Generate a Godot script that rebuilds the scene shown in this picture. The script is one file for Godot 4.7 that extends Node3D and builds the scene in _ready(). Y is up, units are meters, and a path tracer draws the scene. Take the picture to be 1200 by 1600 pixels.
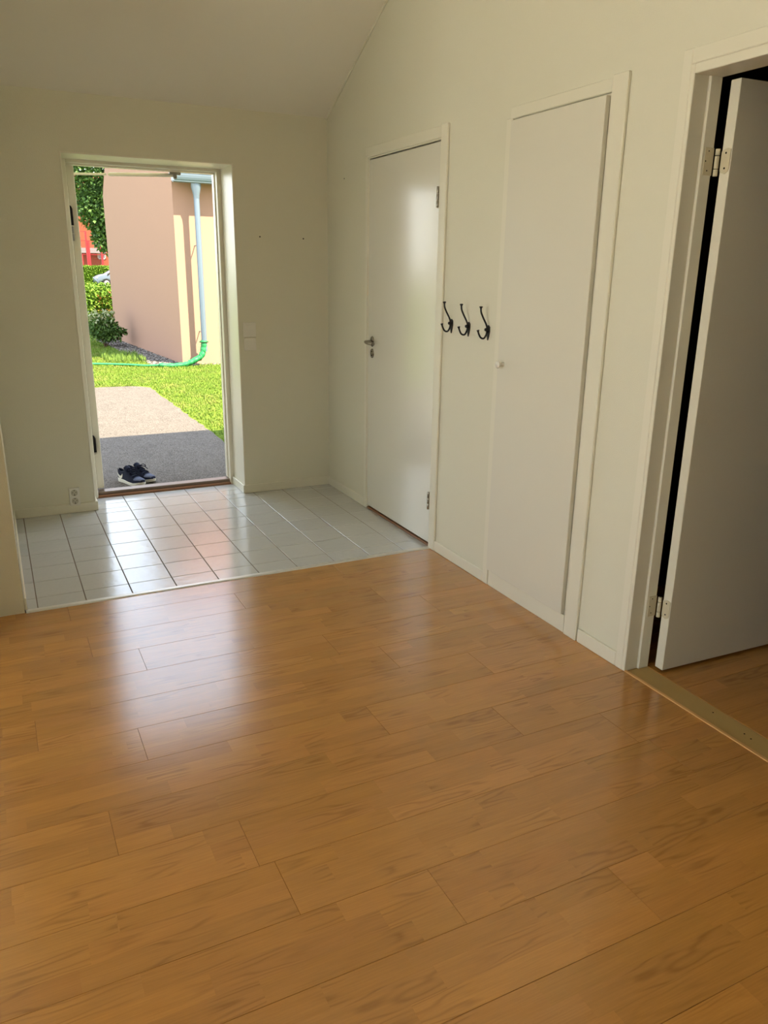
extends Node3D
# A small entrance hall: open front door to a sunny yard, tiled and laminate floors, three white interior doors on the right wall.

var rng := RandomNumberGenerator.new()
var used := {}
var M := {}

# ------------------------------------------------------------------ helpers
func ST() -> SurfaceTool:
	var st := SurfaceTool.new()
	st.begin(Mesh.PRIMITIVE_TRIANGLES)
	return st

func vtx(st: SurfaceTool, p: Vector3, n: Vector3, uv := Vector2.ZERO, c := Color.WHITE) -> void:
	st.set_normal(n); st.set_uv(uv); st.set_color(c); st.add_vertex(p)

# one flat triangle, turned so that its front looks along n
func tri(st: SurfaceTool, a: Vector3, b: Vector3, c: Vector3, n: Vector3) -> void:
	var g := (b - a).cross(c - a)
	if g.length() < 1e-12:
		return
	var f := g.normalized()
	if f.dot(n) < 0.0: f = -f
	if g.dot(n) > 0.0:
		var t := b; b = c; c = t
	vtx(st, a, f); vtx(st, b, f); vtx(st, c, f)

func quad(st: SurfaceTool, a: Vector3, b: Vector3, c: Vector3, d: Vector3, n: Vector3) -> void:
	tri(st, a, b, c, n); tri(st, a, c, d, n)

func uvquad(st: SurfaceTool, a: Vector3, b: Vector3, c: Vector3, d: Vector3, n: Vector3, ua: Vector2, uc: Vector2, col: Color) -> void:
	# a..d round the quad; uv rectangle from ua (at a) to uc (at c), b shares v with a
	var ub := Vector2(uc.x, ua.y); var ud := Vector2(ua.x, uc.y)
	if (b - a).cross(c - a).dot(n) > 0.0:
		vtx(st, a, n, ua, col); vtx(st, c, n, uc, col); vtx(st, b, n, ub, col)
		vtx(st, a, n, ua, col); vtx(st, d, n, ud, col); vtx(st, c, n, uc, col)
	else:
		vtx(st, a, n, ua, col); vtx(st, b, n, ub, col); vtx(st, c, n, uc, col)
		vtx(st, a, n, ua, col); vtx(st, c, n, uc, col); vtx(st, d, n, ud, col)

# box with chamfered edges
func cbox(st: SurfaceTool, lo: Vector3, hi: Vector3, ch := 0.0, T := Transform3D()) -> void:
	var c := (lo + hi) * 0.5
	var h := (hi - lo) * 0.5
	ch = minf(ch, minf(h.x, minf(h.y, h.z)) * 0.9)
	var P := func(sx: float, sy: float, sz: float, ax: int) -> Vector3:
		var v := Vector3(sx * h.x, sy * h.y, sz * h.z)
		for k in 3:
			if k != ax: v[k] -= signf(v[k]) * ch
		return T * (c + v)
	for ax in 3:
		for s in [-1.0, 1.0]:
			var q := []
			for e in [[-1, -1], [1, -1], [1, 1], [-1, 1]]:
				var v := [0.0, 0.0, 0.0]
				v[ax] = s; v[(ax + 1) % 3] = e[0]; v[(ax + 2) % 3] = e[1]
				q.append(P.call(v[0], v[1], v[2], ax))
			var n := Vector3.ZERO; n[ax] = s
			quad(st, q[0], q[1], q[2], q[3], T.basis * n)
	if ch <= 0.0: return
	for ax in 3:
		var b := (ax + 1) % 3
		var d := (ax + 2) % 3
		for s in [-1.0, 1.0]:
			for t in [-1.0, 1.0]:
				var q := []
				for e in [[-1.0, b], [1.0, b], [1.0, d], [-1.0, d]]:
					var v := [0.0, 0.0, 0.0]
					v[ax] = e[0]; v[b] = s; v[d] = t
					q.append(P.call(v[0], v[1], v[2], e[1]))
				var n := Vector3.ZERO; n[b] = s; n[d] = t
				quad(st, q[0], q[1], q[2], q[3], T.basis * n)
	for sx in [-1.0, 1.0]:
		for sy in [-1.0, 1.0]:
			for sz in [-1.0, 1.0]:
				tri(st, P.call(sx, sy, sz, 0), P.call(sx, sy, sz, 1), P.call(sx, sy, sz, 2), T.basis * Vector3(sx, sy, sz))

# polygon extruded along an axis: x -> (z, y), y -> (x, z), z -> (x, y)
func prism(st: SurfaceTool, poly: PackedVector2Array, axis: String, a0: float, a1: float, T := Transform3D()) -> void:
	var at := func(p: Vector2, a: float) -> Vector3:
		match axis:
			"x": return T * Vector3(a, p.y, p.x)
			"y": return T * Vector3(p.x, a, p.y)
		return T * Vector3(p.x, p.y, a)
	var ax: Vector3 = T.basis * (Vector3.RIGHT if axis == "x" else Vector3.UP if axis == "y" else Vector3.BACK)
	var idx := Geometry2D.triangulate_polygon(poly)
	for i in range(0, idx.size(), 3):
		tri(st, at.call(poly[idx[i]], a1), at.call(poly[idx[i + 1]], a1), at.call(poly[idx[i + 2]], a1), ax)
		tri(st, at.call(poly[idx[i]], a0), at.call(poly[idx[i + 1]], a0), at.call(poly[idx[i + 2]], a0), -ax)
	var cw := Geometry2D.is_polygon_clockwise(poly)
	for i in poly.size():
		var p := poly[i]
		var q := poly[(i + 1) % poly.size()]
		var e := (q - p).orthogonal() * (-1.0 if cw else 1.0)
		e = -e
		# pick the outward side by testing a point just outside
		if Geometry2D.is_point_in_polygon((p + q) * 0.5 + e.normalized() * 1e-4, poly): e = -e
		var n: Vector3 = at.call(p + e, a0) - at.call(p, a0)
		quad(st, at.call(p, a0), at.call(q, a0), at.call(q, a1), at.call(p, a1), n)

# smooth surface through a grid of points; wrap closes each row
func grid(st: SurfaceTool, rows: Array, wrap := false, flip := false, col := Color.WHITE) -> void:
	var nr := rows.size()
	var nc: int = rows[0].size()
	var N := []
	for r in nr:
		var line := []
		for c in nc:
			var r0: Vector3 = rows[maxi(r - 1, 0)][c]
			var r1: Vector3 = rows[mini(r + 1, nr - 1)][c]
			var c0: Vector3 = rows[r][(c - 1 + nc) % nc if wrap else maxi(c - 1, 0)]
			var c1: Vector3 = rows[r][(c + 1) % nc if wrap else mini(c + 1, nc - 1)]
			var n := (r1 - r0).cross(c1 - c0)
			if n.length() < 1e-14: n = Vector3.UP
			line.append(n.normalized() * (-1.0 if flip else 1.0))
		N.append(line)
	for r in nr - 1:
		for c in (nc if wrap else nc - 1):
			var d := (c + 1) % nc
			var p := [rows[r][c], rows[r][d], rows[r + 1][d], rows[r + 1][c]]
			var n := [N[r][c], N[r][d], N[r + 1][d], N[r + 1][c]]
			for t in [[0, 1, 2], [0, 2, 3]]:
				var g: Vector3 = (p[t[1]] - p[t[0]]).cross(p[t[2]] - p[t[0]])
				if g.length() < 1e-13: continue
				var o: Array = [t[0], t[2], t[1]] if g.dot(n[t[0]] + n[t[1]] + n[t[2]]) > 0.0 else t
				for k in o: vtx(st, p[k], n[k], Vector2.ZERO, col)

# turned profile of (radius, height) about T's y axis
func lathe(st: SurfaceTool, prof: Array, T := Transform3D(), seg := 24) -> void:
	var rows := []
	for p in prof:
		var line := []
		for i in seg:
			var a := TAU * i / seg
			line.append(T * Vector3(cos(a) * p.x, p.y, sin(a) * p.x))
		rows.append(line)
	grid(st, rows, true, false)

# round bar along points with a radius at each
func tube(st: SurfaceTool, pts: Array, rad, seg := 10, squash := 1.0) -> void:
	var rows := []
	var up := Vector3.UP
	for i in pts.size():
		var d: Vector3 = (pts[mini(i + 1, pts.size() - 1)] - pts[maxi(i - 1, 0)]).normalized()
		if absf(d.dot(up)) > 0.95: up = Vector3.RIGHT if absf(d.x) < 0.9 else Vector3.BACK
		var s := d.cross(up).normalized()
		var t := s.cross(d).normalized()
		up = t
		var r: float = rad[i] if rad is Array else rad
		var line := []
		for k in seg:
			var a := TAU * k / seg
			line.append(pts[i] + s * cos(a) * r + t * sin(a) * r * squash)
		rows.append(line)
	var c0 := []; var c1 := []
	for k in seg:
		c0.append(pts[0].lerp(rows[0][k], 0.02)); c1.append(pts[-1].lerp(rows[-1][k], 0.02))
	rows.push_front(c0); rows.push_back(c1)
	grid(st, rows, true, true)

func curve(pts: Array, n := 6) -> Array:
	var out := []
	for i in pts.size() - 1:
		var p0: Vector3 = pts[maxi(i - 1, 0)]
		var p3: Vector3 = pts[mini(i + 2, pts.size() - 1)]
		for k in n: out.append((pts[i] as Vector3).cubic_interpolate(pts[i + 1], p0, p3, float(k) / n))
	out.append(pts[-1])
	return out

func numbered(called: String) -> String:
	if not used.has(called):
		used[called] = 0
		return called
	used[called] += 1
	return "%s_%03d" % [called, used[called]]

func put(called: String, mesh: Mesh, m: Material, parent: Node = null) -> MeshInstance3D:
	var o := MeshInstance3D.new()
	o.mesh = mesh
	o.material_override = m
	o.name = numbered(called) if parent == null else called
	(parent if parent else self).add_child(o, true)
	return o

func obj(called: String, st: SurfaceTool, m: Material, parent: Node = null) -> MeshInstance3D:
	return put(called, st.commit(), m, parent)

func box(called: String, lo: Vector3, hi: Vector3, m: Material, parent: Node = null, ch := 0.002) -> MeshInstance3D:
	var st := ST()
	cbox(st, lo, hi, ch)
	return obj(called, st, m, parent)

func tag(o: Node, label: String, category: String, group := "", kind := "") -> void:
	o.set_meta("label", label); o.set_meta("category", category)
	if group: o.set_meta("group", group)
	if kind: o.set_meta("kind", kind)

func thing(called: String, label: String, category: String, at := Vector3.ZERO, turn := 0.0, group := "", kind := "") -> Node3D:
	var o := Node3D.new()
	o.name = numbered(called)
	add_child(o)
	o.position = at; o.rotation.y = turn
	tag(o, label, category, group, kind)
	return o

func scatter(called: String, mesh: Mesh, m: Material, places: Array, colors: Array, parent: Node = null) -> MultiMeshInstance3D:
	var mm := MultiMesh.new()
	mm.transform_format = MultiMesh.TRANSFORM_3D
	mm.use_colors = true
	mm.mesh = mesh
	mm.instance_count = places.size()
	for i in places.size():
		mm.set_instance_transform(i, places[i]); mm.set_instance_color(i, colors[i])
	var o := MultiMeshInstance3D.new()
	o.multimesh = mm
	o.material_override = m
	o.name = numbered(called) if parent == null else called
	o.set_meta("kind", "stuff")
	(parent if parent else self).add_child(o, true)
	return o

func mat(c: Color, rough := 0.6, spec := 0.5, metal := 0.0) -> StandardMaterial3D:
	var m := StandardMaterial3D.new()
	m.albedo_color = c; m.roughness = rough; m.metallic_specular = spec; m.metallic = metal
	return m

func tinted(rough := 0.8, spec := 0.3) -> StandardMaterial3D:
	var m := mat(Color.WHITE, rough, spec)
	m.vertex_color_use_as_albedo = true
	return m

func lin(r: float, g: float, b: float) -> Color:   # an sRGB 0..255 colour as the linear value that vertex colours hold
	return Color(r / 255.0, g / 255.0, b / 255.0).srgb_to_linear()

func rgb(r: float, g: float, b: float) -> Color:
	return Color(r / 255.0, g / 255.0, b / 255.0)

func noise_tex(freq: float, size := 256, oct := 3, sd := 1, normal := false) -> NoiseTexture2D:
	var n := FastNoiseLite.new()
	n.noise_type = FastNoiseLite.TYPE_SIMPLEX
	n.frequency = freq; n.fractal_octaves = oct; n.seed = sd
	var t := NoiseTexture2D.new()
	t.width = size; t.height = size; t.seamless = true; t.noise = n
	return t

func relief(m: StandardMaterial3D, tex: Texture2D, cm: float, scale: float) -> void:
	m.heightmap_enabled = true; m.heightmap_texture = tex; m.heightmap_scale = cm
	m.uv1_triplanar = true; m.uv1_world_triplanar = true; m.uv1_scale = Vector3.ONE * scale

func ramp(t: NoiseTexture2D, a: Color, b: Color) -> NoiseTexture2D:
	var g := Gradient.new()
	g.set_color(0, a); g.set_color(1, b)
	t.color_ramp = g
	return t

func grain_image() -> ImageTexture:
	# eight lanes of laminate strip print, 1.6 m long, 6.4 cm wide each
	var w := 1024
	var h := 512
	var fine := FastNoiseLite.new(); fine.seed = 3; fine.frequency = 0.02
	var slow := FastNoiseLite.new(); slow.seed = 9; slow.frequency = 0.006
	fine.fractal_octaves = 3; slow.fractal_octaves = 2
	var im := Image.create(w, h, false, Image.FORMAT_RGB8)
	for y in h:
		var lane := y / 64
		var v := (y % 64) / 63.0 - 0.5
		for x in w:
			var s := fine.get_noise_2d(x * 0.35, y * 9.0) * 0.035 + fine.get_noise_2d(x * 1.2 + 900.0, y * 14.0) * 0.02
			var wav := slow.get_noise_2d(x * 1.0, y * 4.0 + lane * 500.0)
			# cathedral flames: parabolas along the strip, strongest in the middle of some lanes
			var f := v * v * (5.0 + lane % 3 * 2.5) - x * 0.0055 * (1.0 if lane % 2 else -1.0) + wav * 0.6 + lane * 1.7
			var ring := pow(0.5 + 0.5 * sin(f * 6.5), 4.0)
			var amt := clampf(slow.get_noise_2d(x * 0.7 + 4000.0, lane * 300.0) * 3.0 + (-0.35 if lane in [0, 3, 5] else 0.15), 0.0, 1.0)
			var k := 0.97 + s - ring * 0.1 * amt + wav * 0.03
			im.set_pixel(x, y, Color(clampf(k, 0, 1), clampf(k * 0.985 - 0.012 * ring * amt, 0, 1), clampf(k * 0.965 - 0.02 * ring * amt, 0, 1)))
	return ImageTexture.create_from_image(im)

func asphalt_image() -> ImageTexture:
	var r := RandomNumberGenerator.new(); r.seed = 5
	var n := FastNoiseLite.new(); n.seed = 12; n.frequency = 0.02
	var im := Image.create(512, 512, false, Image.FORMAT_RGB8)
	for y in 512:
		for x in 512:
			var k := 0.84 + r.randf_range(-0.2, 0.2) + n.get_noise_2d(x, y) * 0.05
			if r.randf() < 0.07: k -= 0.35
			im.set_pixel(x, y, Color(k, k, k))
	return ImageTexture.create_from_image(im)

# ------------------------------------------------------------------ the scene
const SLOPE := 0.517
const EAVE := 2.37      # ceiling height at the front wall
const STRIP := 1.476    # where the tiles end

func ceil_y(z: float) -> float:
	return EAVE + SLOPE * z

func _ready() -> void:
	# camera
	var cam := Camera3D.new()
	cam.name = "camera"
	cam.position = Vector3(-2.0432, 1.4691, 4.9897)
	cam.rotation = Vector3(-0.3023, -0.4617, 0.0140)
	cam.fov = rad_to_deg(2.0 * atan(800.0 / 1213.54))
	cam.near = 0.05; cam.far = 400.0
	add_child(cam)
	cam.current = true
	# sky and exposure
	var sky := ProceduralSkyMaterial.new()
	sky.sky_top_color = Color(0.70, 0.76, 0.84)
	sky.sky_horizon_color = Color(0.95, 0.955, 0.93)
	sky.ground_horizon_color = Color(0.62, 0.62, 0.58)
	sky.ground_bottom_color = Color(0.35, 0.36, 0.30)
	sky.sky_energy_multiplier = 1.0
	var env := Environment.new()
	env.background_mode = Environment.BG_SKY
	env.sky = Sky.new(); env.sky.sky_material = sky
	env.background_energy_multiplier = SKY_E
	env.tonemap_mode = Environment.TONE_MAPPER_LINEAR
	env.tonemap_exposure = EXPO
	env.sdfgi_enabled = true; env.ssao_enabled = true; env.ssil_enabled = true
	var we := WorldEnvironment.new()
	we.name = "world_environment"; we.environment = env
	add_child(we)
	# the sun stands high behind the house, to the right
	var sun := DirectionalLight3D.new()
	sun.name = "sun"
	sun.light_color = Color(1.0, 0.94, 0.82)
	sun.light_energy = SUN_E
	sun.light_angular_distance = 0.6
	sun.shadow_enabled = true
	sun.sky_mode = DirectionalLight3D.SKY_MODE_LIGHT_ONLY
	add_child(sun)
	sun.look_at_from_position(Vector3(0.62, 1.4655, 1.0) * 20.0, Vector3.ZERO)
	rng.seed = 7
	make_materials()
	build_shell()
	build_floors()
	build_trim()
	build_entry_door()
	build_hall_door()
	build_closet()
	build_bedroom_door()
	build_fittings()
	build_yard()
	build_neighbour()
	build_plants()
	build_far()
	build_shoes()

const SKY_E := 1.6
const EXPO := 4.0
const SUN_E := 2.0

func make_materials() -> void:
	var weave := noise_tex(0.09, 512, 4, 2)
	M.wall = mat(rgb(233, 229, 208), 0.62, 0.4)
	relief(M.wall, weave, 0.05, 4.0)
	M.ceiling = mat(rgb(248, 243, 228), 0.8, 0.3)
	relief(M.ceiling, weave, 0.03, 4.0)
	M.trim = mat(rgb(238, 233, 213), 0.38, 0.5)
	M.lining = mat(rgb(242, 236, 218), 0.32, 0.5)
	M.door = mat(rgb(236, 232, 217), 0.17, 0.5)
	M.door.clearcoat_enabled = true; M.door.clearcoat = 0.5; M.door.clearcoat_roughness = 0.2
	relief(M.door, noise_tex(0.01, 256, 2, 4), 0.02, 1.0)
	M.door_matte = mat(rgb(232, 226, 206), 0.45, 0.5)
	M.closet = mat(rgb(232, 227, 210), 0.36, 0.5)
	M.dark_gap = mat(rgb(30, 24, 16), 0.9, 0.1)
	M.tile = tinted(0.17, 0.55)
	M.tile.clearcoat_enabled = true; M.tile.clearcoat = 0.5; M.tile.clearcoat_roughness = 0.15
	relief(M.tile, noise_tex(0.02, 256, 3, 8), 0.05, 3.0)
	M.grout = mat(rgb(118, 102, 88), 0.9, 0.2)
	M.plank = tinted(0.21, 0.62)
	M.plank.clearcoat_enabled = true; M.plank.clearcoat = 0.45; M.plank.clearcoat_roughness = 0.17
	M.plank.albedo_texture = grain_image()
	M.plank.heightmap_enabled = true
	M.plank.heightmap_texture = M.plank.albedo_texture
	M.plank.heightmap_scale = 0.008
	M.subfloor = mat(rgb(110, 80, 50), 0.9, 0.2)
	M.threshold_board = mat(rgb(190, 158, 98), 0.5, 0.4)
	M.oak = mat(rgb(150, 104, 70), 0.4, 0.5)
	M.strip = mat(rgb(225, 222, 214), 0.35, 0.5, 0.4)
	M.steel = mat(rgb(150, 144, 134), 0.25, 0.5, 1.0)
	M.steel_dull = mat(rgb(150, 145, 138), 0.45, 0.5, 0.9)
	M.hinge_painted = mat(rgb(214, 203, 172), 0.4, 0.5)
	M.black_plastic = mat(rgb(22, 18, 18), 0.4, 0.4)
	M.black_iron = mat(rgb(22, 18, 17), 0.42, 0.5)
	M.white_plastic = mat(rgb(242, 238, 226), 0.3, 0.5)
	M.hole = mat(rgb(20, 16, 12), 0.8, 0.1)
	M.asphalt = mat(rgb(114, 106, 98), 0.95, 0.2)
	M.asphalt.albedo_texture = asphalt_image()
	relief(M.asphalt, M.asphalt.albedo_texture, 0.5, 0.4)
	M.lawn = mat(rgb(96, 112, 42), 0.95, 0.1)
	relief(M.lawn, noise_tex(0.05, 256, 4, 20), 3.0, 1.5)
	M.facade = mat(rgb(147, 116, 99), 0.9, 0.2)
	relief(M.facade, noise_tex(0.12, 256, 3, 21), 0.1, 2.0)
	M.zinc = mat(rgb(98, 111, 124), 0.4, 0.5, 0.3)
	M.roof = mat(rgb(120, 78, 62), 0.8, 0.3)
	M.leaf = tinted(0.6, 0.3)
	M.leaf.backlight_enabled = true
	M.leaf.backlight = Color(0.35, 0.45, 0.12)
	M.bark = mat(rgb(88, 72, 56), 0.95, 0.1)
	M.stone = tinted(0.85, 0.3)

func structure(called: String, st: SurfaceTool, m: Material, label: String, category: String) -> MeshInstance3D:
	var o := obj(called, st, m)
	tag(o, label, category, "", "structure")
	return o

func V2(a: Array) -> PackedVector2Array:
	var p := PackedVector2Array()
	for i in range(0, a.size(), 2): p.append(Vector2(a[i], a[i + 1]))
	return p

func build_shell() -> void:
	# front wall with the entry opening
	var st := ST()
	prism(st, V2([-5.6, -0.1, -1.592, -0.1, -1.592, 2.07, -0.614, 2.07, -0.614, -0.1, 4.0, -0.1, 4.0, 2.45, -5.6, 2.45]), "z", -0.35, 0.0)
	var w := structure("wall_front", st, M.wall, "cream painted wall with the open front door, a socket and two switches", "wall")
	# smooth white lining round the deep reveal
	box("lining", Vector3(-0.622, 0.0, -0.262), Vector3(-0.6135, 2.07, 0.0012), M.lining, w)
	box("lining", Vector3(-1.592, 2.062, -0.262), Vector3(-0.6135, 2.0705, 0.0012), M.lining, w)
	box("lining", Vector3(-1.5925, 0.0, -0.262), Vector3(-1.584, 2.07, 0.0012), M.lining, w)
	for p in [Vector3(-0.459, 1.657, 0), Vector3(-0.169, 1.653, 0)]:
		var s := ST()
		lathe(s, [Vector2(0.0001, 0.0012), Vector2(0.0045, 0.001), Vector2(0.0045, -0.004)], Transform3D(Basis(Vector3.RIGHT, PI / 2), p), 10)
		obj("screw_hole", s, M.hole, w)
	# right wall: solid behind the hall door and the closet, open at the bedroom
	st = ST()
	var zz := [-0.35, 0.0, 0.625, 1.478, 2.998, 3.9, 3.6, 7.4]
	prism(st, V2([-0.35, -0.1, 0.63, -0.1, 0.63, 2.09, 1.47, 2.09, 1.47, -0.1, 2.045, -0.1, 2.045, 2.07, 2.635, 2.07, 2.635, -0.1, 2.985, -0.1, 2.985, 2.09, 3.9, 2.09, 3.9, -0.1, 7.4, -0.1, 7.4, 2.42, 3.6, ceil_y(3.6) + 0.1, 0.0, ceil_y(0) + 0.1, -0.35, ceil_y(-0.35) + 0.1]), "x", 0.0, 0.1)
	w = structure("wall_right", st, M.wall, "long cream wall with three white doors and black coat hooks", "wall")
	for p in [Vector3(0, 1.997, 0.276), Vector3(0, 1.86, 1.765)]:
		var s := ST()
		lathe(s, [Vector2(0.0001, 0.0012), Vector2(0.004, 0.001), Vector2(0.004, -0.004)], Transform3D(Basis(Vector3.BACK, PI / 2), p), 10)
		obj("screw_hole", s, M.hole if p.z < 1 else M.trim, w)
	# closed rooms behind the hall door and the closet
	st = ST()
	cbox(st, Vector3(0.1, -0.1, -0.35), Vector3(0.2, 2.7, 2.9))
	structure("wall_behind", st, M.wall, "cream backing wall closing the room behind the white hall door", "wall")
	# left side of the hall and the wall that turns away from it
	st = ST()
	prism(st, V2([-0.35, -0.1, STRIP, -0.1, STRIP, ceil_y(STRIP) + 0.1, -0.35, ceil_y(-0.35) + 0.1]), "x", -2.16, -2.06)
	structure("wall_left", st, M.wall, "narrow cream wall closing the tiled hall on the left", "wall")
	st = ST()
	cbox(st, Vector3(-5.6, -0.1, STRIP - 0.1), Vector3(-2.16, ceil_y(STRIP - 0.1) + 0.05, STRIP))
	structure("wall_left_1", st, M.wall, "cream wall end at the left edge beside the tiled hall", "wall")
	# living room behind the camera: left wall and back wall with large windows
	st = ST()
	for b in [[1.376, -0.1, 2.1, 4.3], [2.1, 2.8, 3.75, 4.3], [3.75, -0.1, 3.85, 4.3], [3.85, 2.8, 5.5, 4.3], [5.5, -0.1, 7.4, 4.3]]:
		cbox(st, Vector3(-5.6, b[1], b[0]), Vector3(-5.5, b[3], b[2]))
	structure("wall_left_2", st, M.wall, "cream living room wall with two large windows, left of the camera", "wall")
	st = ST()
	for b in [[-5.6, -0.1, 0.1, 2.5]]:
		cbox(st, Vector3(b[0], b[1], 7.2), Vector3(b[2], b[3], 7.3))
	structure("wall_back", st, M.wall, "cream living room wall behind the camera, without openings", "wall")
	# ceiling and roof in one slab that follows the slope
	st = ST()
	prism(st, V2([-0.95, 2.27, -0.2, 2.27, -0.2, ceil_y(-0.2), 3.6, ceil_y(3.6), 7.3, 2.318, 7.65, 2.318, 7.65, 2.71, 3.6, 4.80, -0.95, 2.45]), "x", -5.65, 4.0)
	structure("ceiling", st, M.ceiling, "white sloping ceiling rising from the front wall", "ceiling")
	# short return beside the wall end
	st = ST()
	cbox(st, Vector3(-2.36, -0.1, STRIP), Vector3(-2.22, ceil_y(STRIP) + 0.1, STRIP + 0.3))
	structure("wall_left_3", st, M.wall, "short cream wall return beyond the left edge of the view", "wall")
	# bedroom
	st = ST()
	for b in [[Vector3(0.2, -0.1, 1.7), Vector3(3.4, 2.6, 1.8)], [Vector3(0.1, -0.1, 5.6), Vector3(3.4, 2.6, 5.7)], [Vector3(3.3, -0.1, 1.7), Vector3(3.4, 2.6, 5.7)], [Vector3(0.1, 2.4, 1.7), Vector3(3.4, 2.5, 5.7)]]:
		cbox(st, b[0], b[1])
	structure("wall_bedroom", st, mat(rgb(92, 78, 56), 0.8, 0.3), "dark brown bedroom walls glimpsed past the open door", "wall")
	# window frames and panes
	var glass := mat(Color(1, 1, 1, 0.04), 0.02, 0.5)
	glass.transparency = BaseMaterial3D.TRANSPARENCY_ALPHA
	var n := 1
	for r in [["x", -5.55, 2.1, 3.75, 0.0, 2.8], ["x", -5.55, 3.85, 5.5, 0.0, 2.8]]:
		st = ST()
		var t := 0.06
		for e in [[r[2], r[4], r[2] + t, r[5]], [r[3] - t, r[4], r[3], r[5]], [r[2], r[4], r[3], r[4] + t], [r[2], r[5] - t, r[3], r[5]]]:
			if r[0] == "x": cbox(st, Vector3(r[1] - 0.03, e[1], e[0]), Vector3(r[1] + 0.03, e[3], e[2]), 0.003)
			else: cbox(st, Vector3(e[0], e[1], r[1] - 0.03), Vector3(e[2], e[3], r[1] + 0.03), 0.003)
		var wn := structure("window_%d" % n, st, M.trim, ["tall white framed window left of the camera, nearer the hall", "tall white framed window left of the camera, nearer the back wall"][n - 1], "window")
		st = ST()
		if r[0] == "x": cbox(st, Vector3(r[1] - 0.004, r[4] + t, r[2] + t), Vector3(r[1] + 0.004, r[5] - t, r[3] - t))
		else: cbox(st, Vector3(r[2] + t, r[4] + t, r[1] - 0.004), Vector3(r[3] - t, r[5] - t, r[1] + 0.004))
		obj("pane", st, glass, wn)
		n += 1

func plank_mesh(length: float, x0: float) -> ArrayMesh:
	# laminate plank 0.194 wide along local x, three strips of print, fine bevelled edges; top at y 0
	var st := ST()
	var w := 0.1935
	var e := 0.0008
	var tone := rng.randf_range(0.97, 1.03)
	for k in 3:
		var za := e + (w - 2 * e) * k / 3.0
		var zb := e + (w - 2 * e) * (k + 1) / 3.0
		var x := e
		var cut := rng.randf_range(0.1, 0.44)
		while x < length - e - 0.001:
			var xe := minf(length - e, x + cut)
			if length - e - xe < 0.06: xe = length - e
			cut = rng.randf_range(0.34, 0.48)
			var lane := rng.randi() % 8
			var u0 := rng.randf()
			var u1 := u0 + (xe - x) / 1.6
			if rng.randf() < 0.5:
				var t := u0; u0 = u1; u1 = t
			var v0 := (lane + 0.03) / 8.0
			var v1 := (lane + 0.97) / 8.0
			var b := tone * rng.randf_range(0.89, 1.07)
			var c := Color(WOOD.r * b, WOOD.g * b * rng.randf_range(0.98, 1.02), WOOD.b * b * rng.randf_range(0.95, 1.05))
			uvquad(st, Vector3(x, 0, za), Vector3(xe, 0, za), Vector3(xe, 0, zb), Vector3(x, 0, zb), Vector3.UP, Vector2(u0, v0), Vector2(u1, v1), c)
			x = xe
	var c2 := Color(WOOD.r * 0.88, WOOD.g * 0.85, WOOD.b * 0.8)
	var lo := Vector3(0.0003, -0.0008, 0.0003)
	var hi := Vector3(length - 0.0003, -0.0008, w - 0.0003)
	var T := [Vector3(e, 0, e), Vector3(length - e, 0, e), Vector3(length - e, 0, w - e), Vector3(e, 0, w - e)]
	var B := [lo, Vector3(hi.x, lo.y, lo.z), hi, Vector3(lo.x, lo.y, hi.z)]
	for i in 4:
		var j := (i + 1) % 4
		var out: Vector3 = ((B[i] + B[j]) * 0.5 - (T[0] + T[2]) * 0.5)
		out.y = 0
		var n: Vector3 = (out.normalized() + Vector3.UP * 0.8).normalized()
		uvquad(st, T[i], T[j], B[j], B[i], n, Vector2(0.1, 0.01), Vector2(0.2, 0.012), c2)
		var d := Vector3(0, -0.007, 0)
		uvquad(st, B[i], B[j], B[j] + d, B[i] + d, out.normalized(), Vector2(0.1, 0.01), Vector2(0.2, 0.012), c2)
	return st.commit()

var WOOD := lin(200, 143, 72)

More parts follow.
